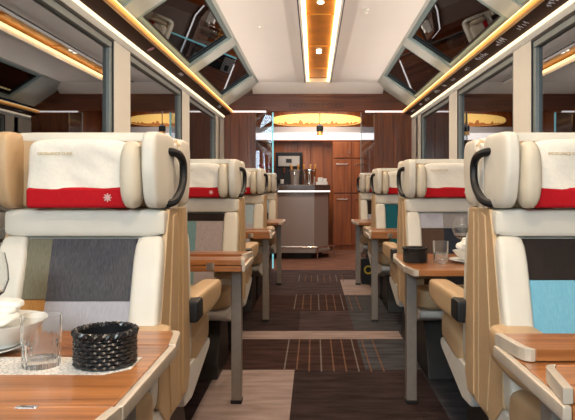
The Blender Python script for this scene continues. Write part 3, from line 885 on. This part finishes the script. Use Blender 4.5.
def napkin(x, y, z, label, sx=.16, sy=.13, h=.045, rz=.2):
    bm = bmesh.new()
    def fn(q):
        k = 1-.5*abs(q.x)/(sx/2)*.6
        return (q.x, q.y, z*0+q.z*k+.008*noise.noise(Vector((q.x*30, q.y*22, q.z*15))))
    sup(bm, (0, 0, h/2), (sx, sy, h), 3.2, 10, fn=fn)
    for k in range(3):
        sup(bm, (0.01*k, -.02+.02*k, h*.55+.011*k), (sx*.8, sy*.5, .02), 4, 6, fn=lambda q: (q.x, q.y+.02*math.sin(q.x*25), q.z+.006*math.cos(q.x*18)))
    o = tag(obj('napkin', bm, M['linen']), label, 'napkin', 'folded white napkins'); o.location = (x, y, z); o.rotation_euler = (0, 0, rz); return o

tumbler(-.662, 1.385, 'cut glass tumbler at front left beside the black basket')
basket(-.524, 1.40, 'black woven basket at front left beside the tumbler')
wineglass(-.905, 1.63, 'wine glass at the left edge behind the white bowl')
plate(-.86, 1.50, 'white plate under the white bowl at the left edge', .10)
bowl(-.835, 1.51, 'white bowl at the left edge of the front left table', .125, .060)
napkin(-.865, 1.51, TS+.066, 'folded white napkin in the white bowl at the left edge', .17, .14, .03)
bm = bmesh.new(); prism(bm, [(-1.24, 1.32), (-.50, 1.32), (-.455, 1.36), (-.455, 1.455), (-1.24, 1.455)], 0, .0008, 'z'); o = tag(obj('paper_runner', bm, M['lace']), 'pale patterned paper strip under the tumbler and basket', 'table runner')
o.location = (0, 0, TS-.0002)
for n_ in ('tumbler', 'bread_basket'): bpy.data.objects[n_].location.z = TS+.0008

basket(.485, 3.30, 'smaller looking black basket on the second right table', .062)
tumbler(.615, 3.27, 'plain tumbler on the second right table beside the basket', .041, .115)
wineglass(.775, 3.47, 'wine glass on the second right table behind the tumbler', .235, .054)
plate(.775, 3.30, 'white plate on the second right table beside the wine glass', .11)
bowl(.775, 3.30, 'white bowl on the plate of the second right table', .09, .045)
napkin(.775, 3.30, TS+.0625, 'folded white napkin standing in the bowl on the second right table', .14, .10, .055, .1)

# ------------------------------------------------------------------ lights
def area(name, loc, rot, sx, sy, e, col, spread=PI):
    l = bpy.data.lights.new(name, 'AREA'); l.shape = 'RECTANGLE'; l.size = sx; l.size_y = sy; l.energy = e; l.color = col; l.spread = spread
    o = bpy.data.objects.new(name, l); o.location = loc; o.rotation_euler = rot; COL.objects.link(o); return o
for y in (-1.2, 0.4, 1.6, 3.35, 4.9, 6.75):
    l = bpy.data.lights.new('ceiling_spot', 'SPOT'); l.energy = 46; l.color = (1, .80, .58); l.spot_size = math.radians(150); l.spot_blend = .6; l.shadow_soft_size = .05
    o = bpy.data.objects.new('ceiling_spot', l); o.location = (0, y, CZ+.02); COL.objects.link(o)
for s in (-1, 1):
    area('cove_uplight', (s*1.190, 3.0, 2.222), (0, PI-s*1.33, 0), .025, 10.5, 44, (1, .88, .76), math.radians(100))  # unseen strips added behind the gold rails to brighten the ceiling
d = (Vector((0.35, 3.0, .95))-Vector((-.75, -1.5, 1.95))).to_track_quat('-Z', 'Y').to_euler()
area('rear_car_light', (-.75, -1.5, 1.95), d, .8, .6, 62, (.80, .95, 1.0))  # cool key added behind the camera for the seat fronts, no fitting of the car
area('bar_light', (.0, 10.6, CZ+.05), (0, 0, 0), 1.2, 1.5, 44, (1, .84, .66))
area('entry_light', (.0, 9.1, CZ+.05), (0, 0, 0), 1.4, .5, 26, (1, .86, .72))

W = bpy.data.worlds.new('night'); S.world = W; W.use_nodes = True
W.node_tree.nodes['Background'].inputs['Color'].default_value = (.02, .025, .035, 1)
W.node_tree.nodes['Background'].inputs['Strength'].default_value = 1.0

# ------------------------------------------------------------------ camera
cam = bpy.data.cameras.new('camera'); co = bpy.data.objects.new('camera', cam); COL.objects.link(co)
co.location = (-.053, 0, 1.15); co.rotation_euler = (PI/2, 0, 0)
cam.sensor_width = 36; cam.lens = 620/575*36
cam.shift_x = (287.5-314)/575; cam.shift_y = -(210-187)/575
cam.clip_start = .05; cam.clip_end = 100
S.camera = co
S.view_settings.view_transform = 'Standard'; S.view_settings.look = 'None'; S.view_settings.exposure = 0.06; S.view_settings.gamma = 1
S.view_settings.use_curve_mapping = False
S.cycles.use_denoising = True
S.cycles.max_bounces = 12; S.cycles.transmission_bounces = 12; S.cycles.transparent_max_bounces = 16
